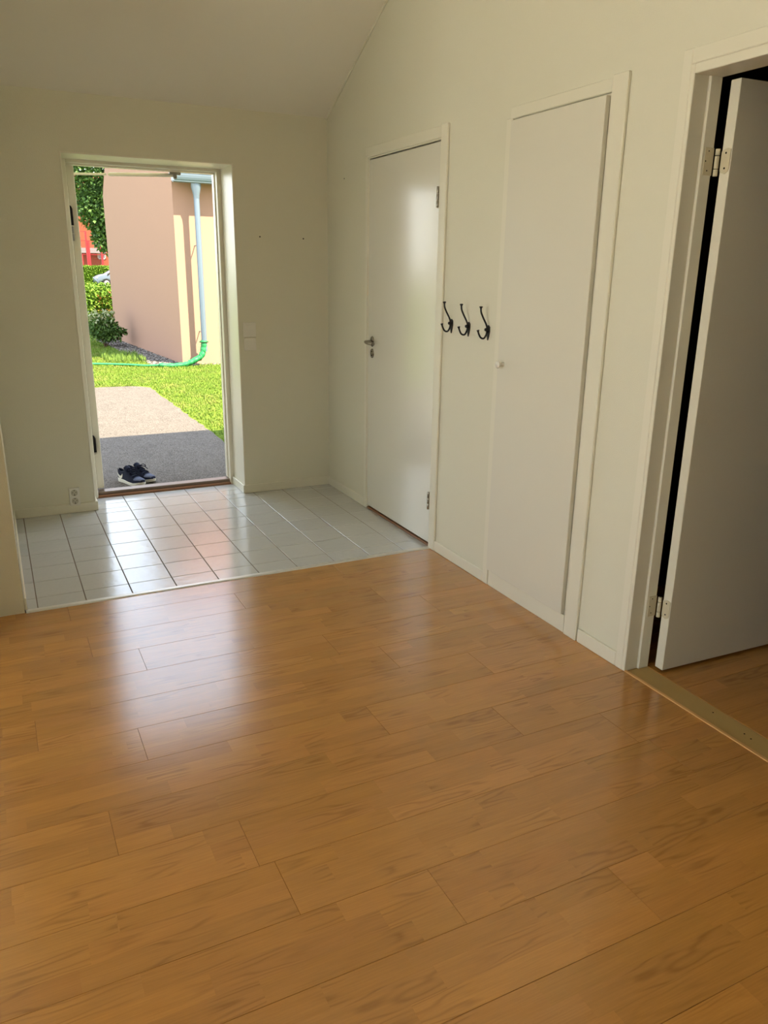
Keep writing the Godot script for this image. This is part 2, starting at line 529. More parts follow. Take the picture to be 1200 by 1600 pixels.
func build_floors() -> void:
	# laminate floor
	var st := ST()
	cbox(st, Vector3(-5.5, -0.1, STRIP), Vector3(0.0, -0.0082, 7.2))
	var fl := structure("floor", st, M.subfloor, "glossy light brown laminate floor with three-strip planks", "floor")
	var joints := {2: -1.666, 5: -1.766, 0: -1.164, 9: -1.55, 10: -1.205, 1: -0.55, 3: -0.95, 4: -0.78, 6: -1.02, 7: -0.62, 8: -0.3, 11: -0.78}
	var row := 0
	var z := 1.643 - 0.194
	row = -1
	while z < 7.2:
		var x1: float = joints.get(row, -rng.randf_range(0.1, 1.25))
		var x := x1 + 1.29
		while x < 0.0: x += 1.29
		while x - 1.29 > 0.0: x -= 1.29
		while x > -5.5:
			var a := maxf(x - 1.29, -5.5)
			var b := minf(x, -0.001)
			if b - a > 0.03 and (b > -4.3):
				var o := put("plank", plank_mesh(b - a, a), M.plank, fl)
				o.position = Vector3(a, 0, z)
				if z < STRIP:   # first row is cut along the tile edge
					o.scale.z = (z + 0.194 - STRIP) / 0.194
					o.position.z = STRIP
			x -= 1.29
		z += 0.194
		row += 1
	# tiled hall
	st = ST()
	cbox(st, Vector3(-2.06, -0.1, 0.0), Vector3(0.0, -0.0016, STRIP))
	cbox(st, Vector3(-1.592, -0.1, -0.264), Vector3(-0.614, -0.0016, 0.0))
	var tl := structure("floor_1", st, M.grout, "pale grey ceramic tile floor inside the front door", "floor")
	var xs := [-2.06, -2.006]
	for k in range(1, 10): xs.append(-2.006 + 0.2057 * k)
	xs.append(0.0)
	var zs := [1.452]
	for k in 8: zs.append(1.322 - 0.2045 * k)
	zs.append(-0.314)
	var variants := []
	for i in xs.size() - 1:
		for j in zs.size() - 1:
			var a := Vector3(xs[i] + 0.0018, -0.008, maxf(zs[j + 1], -0.262) + 0.0018)
			var b := Vector3(xs[i + 1] - 0.0018, 0.0, zs[j] - 0.0018)
			if b.z < 0.02 or a.z < -0.02:
				if b.x < -1.592 or a.x > -0.614:
					if a.z < 0.0: a.z = 0.002
				elif a.z < 0.0:
					# a tile that crosses the jamb of the reveal is clipped to the opening behind the wall face
					var c := a; var d := b
					if a.x < -1.592 or b.x > -0.614:
						if b.z > 0.02:
							tile(tl, Vector3(a.x, a.y, 0.002), b)
							d.z = 0.0
						c.x = maxf(c.x, -1.584); d.x = minf(d.x, -0.622)
						tile(tl, c, d)
						continue
			if b.z - a.z < 0.012 or b.x - a.x < 0.008: continue
			tile(tl, a, b)
	# bedroom floor
	st = ST()
	cbox(st, Vector3(0.1, -0.1, 1.8), Vector3(3.3, -0.0082, 5.6))
	var bf := structure("floor_2", st, M.subfloor, "brown laminate floor of the dim bedroom", "floor")
	for r in 14:
		z = 2.42 + 0.194 * r
		var x := 0.1 - rng.randf_range(0.0, 1.1)
		while x < 2.6:
			var a := maxf(x, 0.105)
			if x + 1.29 - a > 0.05:
				var o := put("plank", plank_mesh(x + 1.29 - a, a), M.plank, bf)
				o.position = Vector3(a, 0, z)
			x += 1.29

func tile(parent: Node, a: Vector3, b: Vector3) -> void:
	if b.x - a.x < 0.008 or b.z - a.z < 0.012: return
	var st := ST()
	var g := rng.randf_range(0.96, 1.03)
	cbox(st, Vector3(a.x, a.y, a.z), b, 0.0014)
	var arr := st.commit_to_arrays()
	var cols: PackedColorArray = arr[Mesh.ARRAY_COLOR]
	var c := lin(208, 208, 206)
	cols.fill(Color(c.r * g, c.g * g, c.b * g))
	arr[Mesh.ARRAY_COLOR] = cols
	var m := ArrayMesh.new()
	m.add_surface_from_arrays(Mesh.PRIMITIVE_TRIANGLES, arr)
	put("tile", m, M.tile, parent)

func base_board(called: String, lo: Vector3, hi: Vector3, label: String) -> void:
	var o := box(called, lo, hi, M.trim, null, 0.003)
	tag(o, label, "baseboard", "", "structure")

func build_trim() -> void:
	# baseboards
	var h := 0.058
	base_board("baseboard_front_1", Vector3(-2.06, 0.0, 0.0005), Vector3(-1.58, h, 0.012), "white baseboard under the socket left of the front door")
	base_board("baseboard_front_2", Vector3(-0.625, 0.0, 0.0005), Vector3(0.0, h, 0.012), "white baseboard between the front door and the corner")
	base_board("baseboard_front_3", Vector3(-0.634, 0.0, -0.255), Vector3(-0.6225, h, 0.012), "short white baseboard inside the right reveal of the front door")
	base_board("baseboard_front_4", Vector3(-1.584, 0.0, -0.255), Vector3(-1.572, h, 0.012), "short white baseboard end inside the left reveal of the front door")
	base_board("baseboard_right_1", Vector3(-0.012, 0.0, 0.012), Vector3(-0.0005, h, 0.606), "white baseboard between the corner and the hall door")
	base_board("baseboard_right_2", Vector3(-0.012, 0.0, 1.525), Vector3(-0.0005, h, 2.004), "white baseboard under the coat hooks")
	base_board("baseboard_right_3", Vector3(-0.012, 0.0, 2.722), Vector3(-0.0005, h, 2.952), "scuffed white baseboard between the closet and the bedroom door")
	base_board("baseboard_left", Vector3(-2.0595, 0.0, 0.012), Vector3(-2.048, h, 1.45), "white baseboard along the left side of the tiled hall")
	# metal strip between tiles and laminate
	var st := ST()
	prism(st, V2([1.451, 0.0, 1.4525, 0.004, 1.4585, 0.0052, 1.4785, 0.0052, 1.4855, 0.0008, 1.4855, 0.0, 1.476, -0.004]), "x", -2.055, -0.001)
	structure("trim_1", st, M.strip, "pale metal transition strip between tiles and laminate", "trim")
	# slim moulding where the right wall meets the sloping ceiling
	st = ST()
	prism(st, V2([0.0, ceil_y(0.0) - 0.014, 3.5, ceil_y(3.5) - 0.014, 3.5, ceil_y(3.5) + 0.01, 0.0, ceil_y(0.0) + 0.01]), "x", -0.007, -0.0003)
	structure("trim_3", st, M.wall, "slim white moulding along the top of the right wall", "trim")
	# bedroom threshold board with a thin light edge
	st = ST()
	cbox(st, Vector3(0.0005, -0.1, 3.0), Vector3(0.1045, -0.001, 3.9), 0.001)
	var o := structure("trim_2", st, M.threshold_board, "flat greenish brown threshold board in the bedroom doorway", "trim")
	box("edge_strip", Vector3(-0.008, -0.006, 3.0), Vector3(0.004, 0.004, 3.9), mat(rgb(222, 172, 108), 0.4), o, 0.001)
	for p in [Vector3(0.07, -0.001, 3.36), Vector3(0.06, -0.001, 3.5), Vector3(0.055, -0.001, 3.53)]:
		st = ST()
		lathe(st, [Vector2(0.0001, 0.0006), Vector2(0.003, 0.0004), Vector2(0.003, -0.002)], Transform3D(Basis(), p), 8)
		obj("screw_hole", st, M.hole, o)

func casing(parent: Node, lo: Vector3, hi: Vector3) -> void:
	box("casing", lo, hi, M.trim, parent, 0.003)

func screw(parent: Node, p: Vector3, n: Vector3, r := 0.0035) -> void:
	var st := ST()
	lathe(st, [Vector2(0.0001, 0.0008), Vector2(r * 0.8, 0.0008), Vector2(r, 0.0)], Transform3D(Basis(Quaternion(Vector3.UP, n)), p), 8)
	obj("screw", st, M.hole, parent)

func build_entry_door() -> void:
	var d := thing("door_1", "white front door standing wide open towards the yard", "door", Vector3.ZERO, 0.0, "", "structure")
	# frame
	var st := ST()
	cbox(st, Vector3(-1.592, 0.0, -0.36), Vector3(-1.54, 2.07, -0.262), 0.003)
	cbox(st, Vector3(-0.648, 0.0, -0.36), Vector3(-0.614, 2.07, -0.262), 0.003)
	cbox(st, Vector3(-1.54, 2.045, -0.36), Vector3(-0.648, 2.07, -0.262), 0.003)
	var fr := obj("frame", st, M.lining, d)
	box("rebate", Vector3(-1.56, 2.037, -0.36), Vector3(-0.64, 2.047, -0.31), M.lining, fr)
	box("rebate", Vector3(-0.655, 0.04, -0.36), Vector3(-0.646, 2.04, -0.31), M.lining, fr)
	# sill: wooden step and a metal nosing
	var sl := box("sill", Vector3(-1.575, -0.1, -0.36), Vector3(-0.62, 0.014, -0.263), M.oak, d, 0.003)
	st = ST()
	prism(st, V2([-0.285, 0.012, -0.285, 0.028, -0.291, 0.034, -0.35, 0.037, -0.356, 0.033, -0.356, 0.012]), "x", -1.56, -0.64)
	obj("nosing", st, mat(rgb(128, 112, 98), 0.4, 0.5, 0.6), sl)
	# leaf, opened 88 degrees outwards about its left edge
	var T := Transform3D(Basis(Vector3.UP, deg_to_rad(88.0)), Vector3(-1.533, 0, -0.345))
	st = ST()
	cbox(st, Vector3(0.0, 0.045, 0.0), Vector3(0.9, 2.06, 0.044), 0.003, T)
	var lf := obj("leaf", st, M.lining, d)
	for k in 2:
		# dark hinge cover with the steel knuckle
		var y: float = [1.757, 0.352][k]
		st = ST()
		var poly := PackedVector2Array()
		for p in [[-0.011, -0.056], [0.011, -0.056], [0.011, 0.036], [0.006, 0.05], [-0.001, 0.056], [-0.011, 0.056]]: poly.append(Vector2(-1.531 + p[0] + (0.0 if k == 0 else 0.003), y + p[1]))
		prism(st, poly, "z", -0.346, -0.322)
		var hg := obj("hinge", st, M.black_plastic, d)
		st = ST()
		var x := -1.531 if k == 0 else -1.526
		var y0 := y - (0.145 if k == 0 else 0.07)
		var y1 := y - 0.062
		tube(st, [Vector3(x, y0, -0.336), Vector3(x, (y0 + y1) * 0.5 - 0.001, -0.336)], 0.0095, 12)
		tube(st, [Vector3(x, (y0 + y1) * 0.5 + 0.001, -0.336), Vector3(x, y1, -0.336)], 0.0095, 12)
		obj("knuckle", st, M.steel_dull if k == 0 else M.lining, hg)
	# stay arm from the head of the frame to the leaf
	st = ST()
	var a := Vector3(-0.895, 2.018, -0.335)
	var b := Vector3(-1.480, 2.018, -0.62)
	var c := a.lerp(b, 0.66)
	tube(st, [a, a.lerp(b, 0.62), a.lerp(b, 0.64)], [0.011, 0.011, 0.008], 12)
	var sv := obj("stay", st, M.lining, d)
	st = ST()
	tube(st, [c, b], 0.0075, 10)
	obj("rod", st, M.lining, sv)
	box("bracket", Vector3(-0.93, 2.02, -0.345), Vector3(-0.86, 2.034, -0.315), M.steel_dull, sv)
	box("bracket", Vector3(-0.905, 1.998, -0.348), Vector3(-0.883, 2.024, -0.322), M.steel_dull, sv)
	box("bracket", b + Vector3(-0.012, -0.014, -0.02), b + Vector3(0.008, 0.014, 0.02), M.steel_dull, sv)

func build_hall_door() -> void:
	var d := thing("door_2", "glossy white flush door beside the tiled hall, closed, with a lever handle", "door", Vector3(0, 0, 1.05), 0.0, "", "structure")
	var o := Vector3(0, 0, 1.05)
	casing(d, Vector3(-0.012, 0.0, 0.606) - o, Vector3(-0.0003, 2.09, 0.636) - o)
	casing(d, Vector3(-0.014, 0.0, 1.462) - o, Vector3(-0.0003, 2.131, 1.524) - o)
	casing(d, Vector3(-0.012, 2.074, 0.606) - o, Vector3(-0.0003, 2.129, 1.462) - o)
	var st := ST()
	cbox(st, Vector3(-0.004, 0.0, 0.628) - o, Vector3(0.098, 2.085, 0.641) - o, 0.002)
	cbox(st, Vector3(-0.004, 0.0, 1.456) - o, Vector3(0.098, 2.085, 1.472) - o, 0.002)
	cbox(st, Vector3(-0.004, 2.068, 0.641) - o, Vector3(0.098, 2.088, 1.456) - o, 0.002)
	var fr := obj("frame", st, M.trim, d)
	box("rebate", Vector3(0.045, 0.0, 0.641) - o, Vector3(0.098, 2.07, 1.456) - o, M.dark_gap, fr, 0.0)
	box("leaf", Vector3(-0.003, 0.022, 0.6435) - o, Vector3(0.037, 2.061, 1.4535) - o, M.door, d, 0.002)
	box("threshold", Vector3(-0.004, 0.0, 0.642) - o, Vector3(0.045, 0.012, 1.455) - o, M.oak, d, 0.002)
	for y in [1.812, 0.264]:
		st = ST()
		for k in 3:
			var y0: float = y - 0.048 + 0.0325 * k
			tube(st, [Vector3(-0.008, y0, 1.441) - o, Vector3(-0.008, y0 + 0.031, 1.441) - o], 0.0068, 12)
		var hg := obj("hinge", st, M.steel, d)
		st = ST()
		cbox(st, Vector3(-0.0045, y - 0.05, 1.43) - o, Vector3(-0.002, y + 0.05, 1.452) - o, 0.0008)
		obj("hinge_leaf", st, M.hinge_painted, hg)
		screw(hg, Vector3(-0.0045, y + 0.02, 1.435) - o, Vector3.LEFT, 0.003)
	# lever handle on an oval rose
	var hc := Vector3(-0.003, 1.058, 0.703) - o
	st = ST()
	var S := Transform3D(Basis(Vector3.BACK, PI / 2).scaled(Vector3(1, 1.25, 0.85)), hc)
	lathe(st, [Vector2(0.0001, 0.009), Vector2(0.019, 0.009), Vector2(0.024, 0.006), Vector2(0.025, 0.0)], S, 24)
	var hd := obj("handle", st, M.steel, d)
	st = ST()
	var pts := curve([hc, hc + Vector3(-0.03, 0, 0), hc + Vector3(-0.048, 0.0, 0.006), hc + Vector3(-0.056, -0.001, 0.03), hc + Vector3(-0.056, -0.003, 0.07), hc + Vector3(-0.052, -0.004, 0.115)], 6)
	var rad := []
	for i in pts.size(): rad.append(0.009 + 0.002 * smoothstep(0.3, 0.8, float(i) / pts.size()))
	tube(st, pts, rad, 14)
	obj("lever", st, M.steel, hd)
	var kc := Vector3(-0.003, 0.988, 0.703) - o
	st = ST()
	S = Transform3D(Basis(Vector3.BACK, PI / 2).scaled(Vector3(1, 1.3, 0.95)), kc)
	lathe(st, [Vector2(0.0001, 0.005), Vector2(0.0155, 0.005), Vector2(0.017, 0.003), Vector2(0.0175, 0.007), Vector2(0.0205, 0.006), Vector2(0.0215, 0.0)], S, 24)
	var kp := obj("lock_plate", st, M.steel, d)
	for dy in [0.011, -0.012]:
		screw(kp, kc + Vector3(-0.0052, dy, -0.001), Vector3.LEFT, 0.0045)

func build_closet() -> void:
	var d := thing("door_4", "narrow white closet door with a small round knob, between coat hooks and bedroom door", "door", Vector3(0, 0, 2.33), 0.0, "", "structure")
	var o := Vector3(0, 0, 2.33)
	casing(d, Vector3(-0.012, 0.0, 2.004) - o, Vector3(-0.0003, 2.075, 2.05) - o)
	casing(d, Vector3(-0.012, 2.07, 2.032) - o, Vector3(-0.0003, 2.115, 2.638) - o)
	casing(d, Vector3(-0.015, 0.0, 2.638) - o, Vector3(-0.0003, 2.122, 2.716) - o)
	var st := ST()
	cbox(st, Vector3(0.0, 0.0, 2.046) - o, Vector3(0.09, 2.069, 2.6345) - o, 0.0)
	obj("back_panel", st, M.trim, d)
	box("plinth", Vector3(-0.008, 0.0, 2.051) - o, Vector3(-0.0002, 0.079, 2.63) - o, M.trim, d, 0.001)
	var lf := box("leaf", Vector3(-0.023, 0.084, 2.0515) - o, Vector3(-0.002, 2.062, 2.622) - o, M.closet, d, 0.002)
	st = ST()
	lathe(st, [Vector2(0.0001, 0.036), Vector2(0.012, 0.0345), Vector2(0.0165, 0.03), Vector2(0.0165, 0.027), Vector2(0.012, 0.022), Vector2(0.0065, 0.016), Vector2(0.006, 0.006), Vector2(0.01, 0.0)], Transform3D(Basis(Vector3.BACK, PI / 2), Vector3(-0.023, 1.075, 2.095) - o), 24)
	obj("knob", st, M.white_plastic, d)

func build_bedroom_door() -> void:
	var d := thing("door_3", "white bedroom door standing open into the dark room at the right edge", "door", Vector3(0, 0, 3.45), 0.0, "", "structure")
	var o := Vector3(0, 0, 3.45)
	casing(d, Vector3(-0.012, 0.0, 2.952) - o, Vector3(-0.0003, 2.131, 2.99) - o)
	casing(d, Vector3(-0.012, 0.0, 3.908) - o, Vector3(-0.0003, 2.131, 3.948) - o)
	casing(d, Vector3(-0.012, 2.085, 2.99) - o, Vector3(-0.0003, 2.131, 3.908) - o)
	var st := ST()
	cbox(st, Vector3(-0.009, 0.0, 2.986) - o, Vector3(0.055, 2.086, 3.003) - o, 0.002)
	cbox(st, Vector3(0.055, 0.0, 2.986) - o, Vector3(0.104, 2.086, 3.012) - o, 0.002)
	cbox(st, Vector3(-0.009, 0.0, 3.893) - o, Vector3(0.104, 2.086, 3.91) - o, 0.002)
	cbox(st, Vector3(-0.009, 2.058, 3.003) - o, Vector3(0.104, 2.086, 3.893) - o, 0.002)
	obj("frame", st, M.trim, d)
	# leaf at right angles to the wall
	var T := Transform3D(Basis(Vector3.UP, deg_to_rad(-2.0)), Vector3(0.114, 0, 3.036) - o)
	st = ST()
	cbox(st, Vector3(0, 0.012, 0), Vector3(0.82, 2.047, 0.04), 0.002, T)
	obj("leaf", st, M.door_matte, d)
	for y in [1.815, 0.262]:
		st = ST()
		var p: Vector3 = Vector3(0.109, y, 3.025) - o
		for k in 3:
			var h: float = [0.02, 0.036, 0.018][k]
			var y0: float = [-0.044, -0.021, 0.0185][k]
			tube(st, [p + Vector3(0, y0, 0), p + Vector3(0, y0 + h, 0)], 0.0075, 12)
		var hg := obj("hinge", st, M.hinge_painted, d)
		# plate on the edge of the leaf and plate on the jamb
		st = ST()
		prism(st, V2([0.0, -0.03, 0.006, -0.036, 0.02, -0.04, 0.032, -0.034, 0.036, -0.026, 0.036, 0.032, 0.024, 0.036, 0.012, 0.034, 0.0, 0.028]), "x", -0.0022, 0.0, Transform3D(T.basis, T * Vector3(0, y, 0.002)))
		var pl := obj("hinge_leaf", st, M.hinge_painted, hg)
		for dy in [0.022, -0.023]:
			screw(hg, T * Vector3(-0.0022, y + dy, 0.02), Vector3.LEFT, 0.0034)
		st = ST()
		cbox(st, Vector3(0.066, y - 0.042, 3.011) - o, Vector3(0.105, y + 0.04, 3.0135) - o, 0.0008)
		obj("hinge_leaf", st, M.hinge_painted, hg)
		for e in [[0.082, 0.03], [0.072, 0.0], [0.082, -0.028]]:
			screw(hg, Vector3(e[0], y + e[1], 3.0135) - o, Vector3.BACK, 0.0024)

func build_fittings() -> void:
	# three coat hooks
	var labels := ["black iron coat hook nearest the glossy hall door", "black iron coat hook in the middle of the three", "black iron coat hook nearest the closet door"]
	var zs := [1.608, 1.766, 1.934]
	var first: Node3D = null
	for i in 3:
		var h: Node3D
		if first == null:
			h = thing("coat_hook", labels[0], "coat hook", Vector3(0, 1.208, zs[0]), 0.0, "row of black coat hooks")
			first = h
			var st := ST()
			# pointed back plate
			prism(st, V2([-0.011, 0.026, -0.012, 0.006, -0.007, -0.014, 0.0, -0.034, 0.007, -0.014, 0.012, 0.006, 0.011, 0.026, 0.0, 0.034]), "x", -0.006, -0.0002)
			obj("back_plate", st, M.black_iron, h)
			st = ST()
			lathe(st, [Vector2(0.0001, 0.018), Vector2(0.006, 0.016), Vector2(0.0085, 0.009), Vector2(0.0095, 0.0)], Transform3D(Basis(Vector3.BACK, PI / 2), Vector3(-0.005, 0.014, 0)), 14)
			obj("boss", st, M.black_iron, h)
			st = ST()
			tube(st, curve([Vector3(-0.008, 0.014, 0), Vector3(-0.014, 0.034, 0), Vector3(-0.034, 0.068, 0), Vector3(-0.046, 0.092, 0), Vector3(-0.048, 0.114, 0)], 6), 0.0042, 12)
			lathe(st, [Vector2(0.0001, 0.006), Vector2(0.006, 0.0055), Vector2(0.0092, 0.003), Vector2(0.006, -0.001), Vector2(0.004, -0.006)], Transform3D(Basis(), Vector3(-0.048, 0.112, 0)), 16)
			obj("arm", st, M.black_iron, h)
			st = ST()
			var pts := curve([Vector3(-0.01, 0.012, 0), Vector3(-0.012, -0.006, 0), Vector3(-0.024, -0.0245, 0), Vector3(-0.042, -0.021, 0), Vector3(-0.054, -0.002, 0), Vector3(-0.0585, 0.013, 0)], 6)
			var r := []
			for k in pts.size(): r.append(0.0042 + 0.0028 * smoothstep(0.86, 1.0, float(k) / (pts.size() - 1)))
			tube(st, pts, r, 12)
			obj("hook", st, M.black_iron, h)
		else:
			h = first.duplicate()
			h.name = numbered("coat_hook")
			add_child(h)
			h.position = Vector3(0, 1.208 - 0.004 * i, zs[i])
			h.set_meta("label", labels[i])
	# two switches one above the other
	var sw := thing("light_switch", "upper white light switch with a wide rocker, right of the front door", "light switch", Vector3(-0.549, 1.088, 0), 0.0, "pair of wall switches")
	plate(sw, 0.084, 0.094, 0.066, 0.068)
	sw = thing("light_switch", "lower white wall switch with a smaller inset rocker, right of the front door", "light switch", Vector3(-0.549, 0.997, 0), 0.0, "pair of wall switches")
	plate(sw, 0.080, 0.080, 0.046, 0.05)
	# double socket
	var so := thing("wall_socket", "white double wall socket just above the baseboard left of the front door", "socket", Vector3(-1.705, 0.103, 0))
	var body := ST()
	cbox(body, Vector3(-0.031, -0.056, 0.0002), Vector3(0.031, 0.056, 0.0165), 0.003)
	obj("plate", body, M.white_plastic, so)
	for y in [0.026, -0.026]:
		var st := ST()
		lathe(st, [Vector2(0.0001, 0.0008), Vector2(0.0165, 0.0008), Vector2(0.0175, 0.003), Vector2(0.0192, 0.003), Vector2(0.0196, 0.0)], Transform3D(Basis(Vector3.RIGHT, PI / 2), Vector3(0, y, 0.0162)), 26)
		var f := obj("outlet_face", st, mat(rgb(205, 199, 180), 0.4), so)
		for e in [[-0.0095, 0.002, 0.0024], [0.0095, 0.002, 0.0024], [0.0, -0.0145, 0.0036], [0.0, 0.0145, 0.003], [0.0, -0.006, 0.0018]]:
			st = ST()
			lathe(st, [Vector2(0.0001, 0.0012), Vector2(e[2] * 0.8, 0.001), Vector2(e[2], 0.0)], Transform3D(Basis(Vector3.RIGHT, PI / 2), Vector3(e[0], y + e[1], 0.0168)), 10)
			obj("contact_hole", st, M.hole, f)

func plate(parent: Node, w: float, h: float, rw: float, rh: float) -> void:
	var st := ST()
	cbox(st, Vector3(-w / 2, -h / 2, 0.0002), Vector3(w / 2, h / 2, 0.009), 0.003)
	obj("plate", st, M.white_plastic, parent)
	st = ST()
	prism(st, V2([0.006, -rh / 2, 0.0135, -rh / 2 + 0.002, 0.0115, 0.0, 0.0125, rh / 2 - 0.003, 0.006, rh / 2]), "x", -rw / 2, rw / 2)
	obj("rocker", st, M.white_plastic, parent)

# ------------------------------------------------------------------ outdoors
const GY := -0.1

func leaf_mesh(l: float, w: float) -> ArrayMesh:
	var st := ST()
	var a := Vector3(0, 0, 0); var b := Vector3(w, 0.12 * l, l * 0.45); var c := Vector3(0, 0.0, l); var d := Vector3(-w, 0.12 * l, l * 0.45)
	tri(st, a, b, c, Vector3.UP); tri(st, a, c, d, Vector3.UP)
	return st.commit()

func spin(r: RandomNumberGenerator, s: float) -> Basis:
	return Basis.from_euler(Vector3(r.randf_range(-1.2, 1.2), r.randf() * TAU, r.randf_range(-0.8, 0.8))).scaled(Vector3.ONE * s)

func shade(c: Color, k: float) -> Color:
	return Color(c.r * k, c.g * k, c.b * k)

func build_yard() -> void:
	var st := ST()
	cbox(st, Vector3(-60, -0.6, -140), Vector3(80, GY, 60))
	structure("lawn", st, M.lawn, "sunlit green lawn in front of the neighbouring house", "lawn")
	# pale paved terrace round the living room, behind and left of the camera
	st = ST()
	cbox(st, Vector3(-40.0, GY - 0.2, -8.0), Vector3(-5.6, GY + 0.015, 13.0))
	structure("terrace", st, mat(rgb(240, 236, 224), 0.9, 0.2), "pale paved terrace outside the living room windows", "terrace")
	# asphalt path with a slightly ragged edge
	var edge := PackedVector2Array([Vector2(-3.2, -0.36), Vector2(-0.15, -0.36)])
	var n := FastNoiseLite.new(); n.seed = 4; n.frequency = 1.2
	for i in 40: edge.append(Vector2(-0.21 + 0.035 * n.get_noise_1d(i * 0.3), -0.5 - i * 0.136))
	edge.append(Vector2(-0.3, -5.95))
	for i in 22: edge.append(Vector2(-0.4 - i * 0.13, -6.02 - 0.05 * i * 0.3 + 0.09 * n.get_noise_1d(50 + i * 0.35)))
	st = ST()
	prism(st, edge, "y", GY - 0.2, GY + 0.01)
	structure("driveway", st, M.asphalt, "grey asphalt path outside the door, half in the shade of the house", "path")
	# grass
	var r := RandomNumberGenerator.new(); r.seed = 31
	st = ST()
	for k in 5:
		var a := r.randf() * TAU
		var o := Vector3(r.randf_range(-0.02, 0.02), 0, r.randf_range(-0.02, 0.02))
		var h := r.randf_range(0.6, 1.0)
		var lean := Vector3(cos(a), 0, sin(a)) * 0.4 * h
		var side := Vector3(-sin(a), 0, cos(a)) * 0.07
		tri(st, o * 20.0 * 0.05 - side, o + side, o + lean + Vector3.UP * h, Vector3(cos(a), 0.4, sin(a)))
	var tuft := st.commit()
	var places := []; var cols := []
	var tries := 0
	while places.size() < 26000 and tries < 90000:
		tries += 1
		var z := -2.0 - 11.5 * pow(r.randf(), 0.9)
		var x := r.randf_range(-1.4, 1.9)
		if x < -0.2 + 0.03 * r.randf() and z > -6.02 - 0.05 * r.randf(): continue
		if z < -8.15 and x > 0.3 - (z + 8.15) * -0.06: continue
		if x > 1.2 + (-2.0 - z) * 0.05 and z > -4: continue
		var dry := n.get_noise_2d(x * 1.5, z * 1.5)
		var h := r.randf_range(0.025, 0.055)
		places.append(Transform3D(Basis(Vector3.UP, r.randf() * TAU).scaled(Vector3(0.05, h, 0.05)), Vector3(x, GY, z)))
		var c := lin(98, 122, 40).lerp(lin(134, 128, 72), clampf(dry * 0.7 + r.randf_range(-0.15, 0.35), 0, 1))
		cols.append(shade(c, r.randf_range(0.8, 1.25)))
	var g := scatter("grass", tuft, M.leaf, places, cols)
	tag(g, "short sunlit grass growing beside the asphalt path", "grass", "", "stuff")
	# taller weeds at the foot of the neighbour's wall
	places = []; cols = []
	for i in 420:
		var t := r.randf()
		var x := r.randf_range(-0.35, 0.28); var z := -8.9 - 1.3 * t
		places.append(Transform3D(Basis(Vector3.UP, r.randf() * TAU).scaled(Vector3(0.09, r.randf_range(0.06, 0.17), 0.09)), Vector3(x, GY, z)))
		cols.append(shade(lin(104, 128, 56), r.randf_range(0.7, 1.2)))
	g = scatter("weeds", tuft, M.leaf, places, cols)
	tag(g, "taller dark green weeds between the lawn and the gravel", "weeds", "", "stuff")
	# gravel along the wall
	st = ST()
	var rows := []
	for i in 5:
		var line := []
		for k in 6:
			var a := TAU * k / 6
			var q := PI * (i / 4.0)
			line.append(Vector3(sin(q) * cos(a) * r.randf_range(0.8, 1.1), cos(q) * 0.7, sin(q) * sin(a) * r.randf_range(0.8, 1.1)))
		rows.append(line)
	grid(st, rows, true, false)
	var pebble := st.commit()
	places = []; cols = []
	for i in 2600:
		var t := pow(r.randf(), 1.3)
		var z := -8.15 - 5.3 * t
		var wx := 0.752 + (z + 8.25) * 0.0604
		var x := wx - 0.46 * r.randf()
		if i % 12 == 0:
			z = -8.12 - 0.1 * r.randf(); x = r.randf_range(0.6, 2.0)
		var k := r.randf_range(0.018, 0.036)
		places.append(Transform3D(Basis.from_euler(Vector3(r.randf() * 0.6, r.randf() * TAU, 0)).scaled(Vector3(k, k * 0.8, k)), Vector3(x, GY + 0.008, z)))
		cols.append(shade(lin(130, 122, 114), r.randf_range(0.2, 1.1)))
	g = scatter("gravel", pebble, M.stone, places, cols)
	tag(g, "grey gravel strip along the side wall of the pink house", "gravel", "", "stuff")

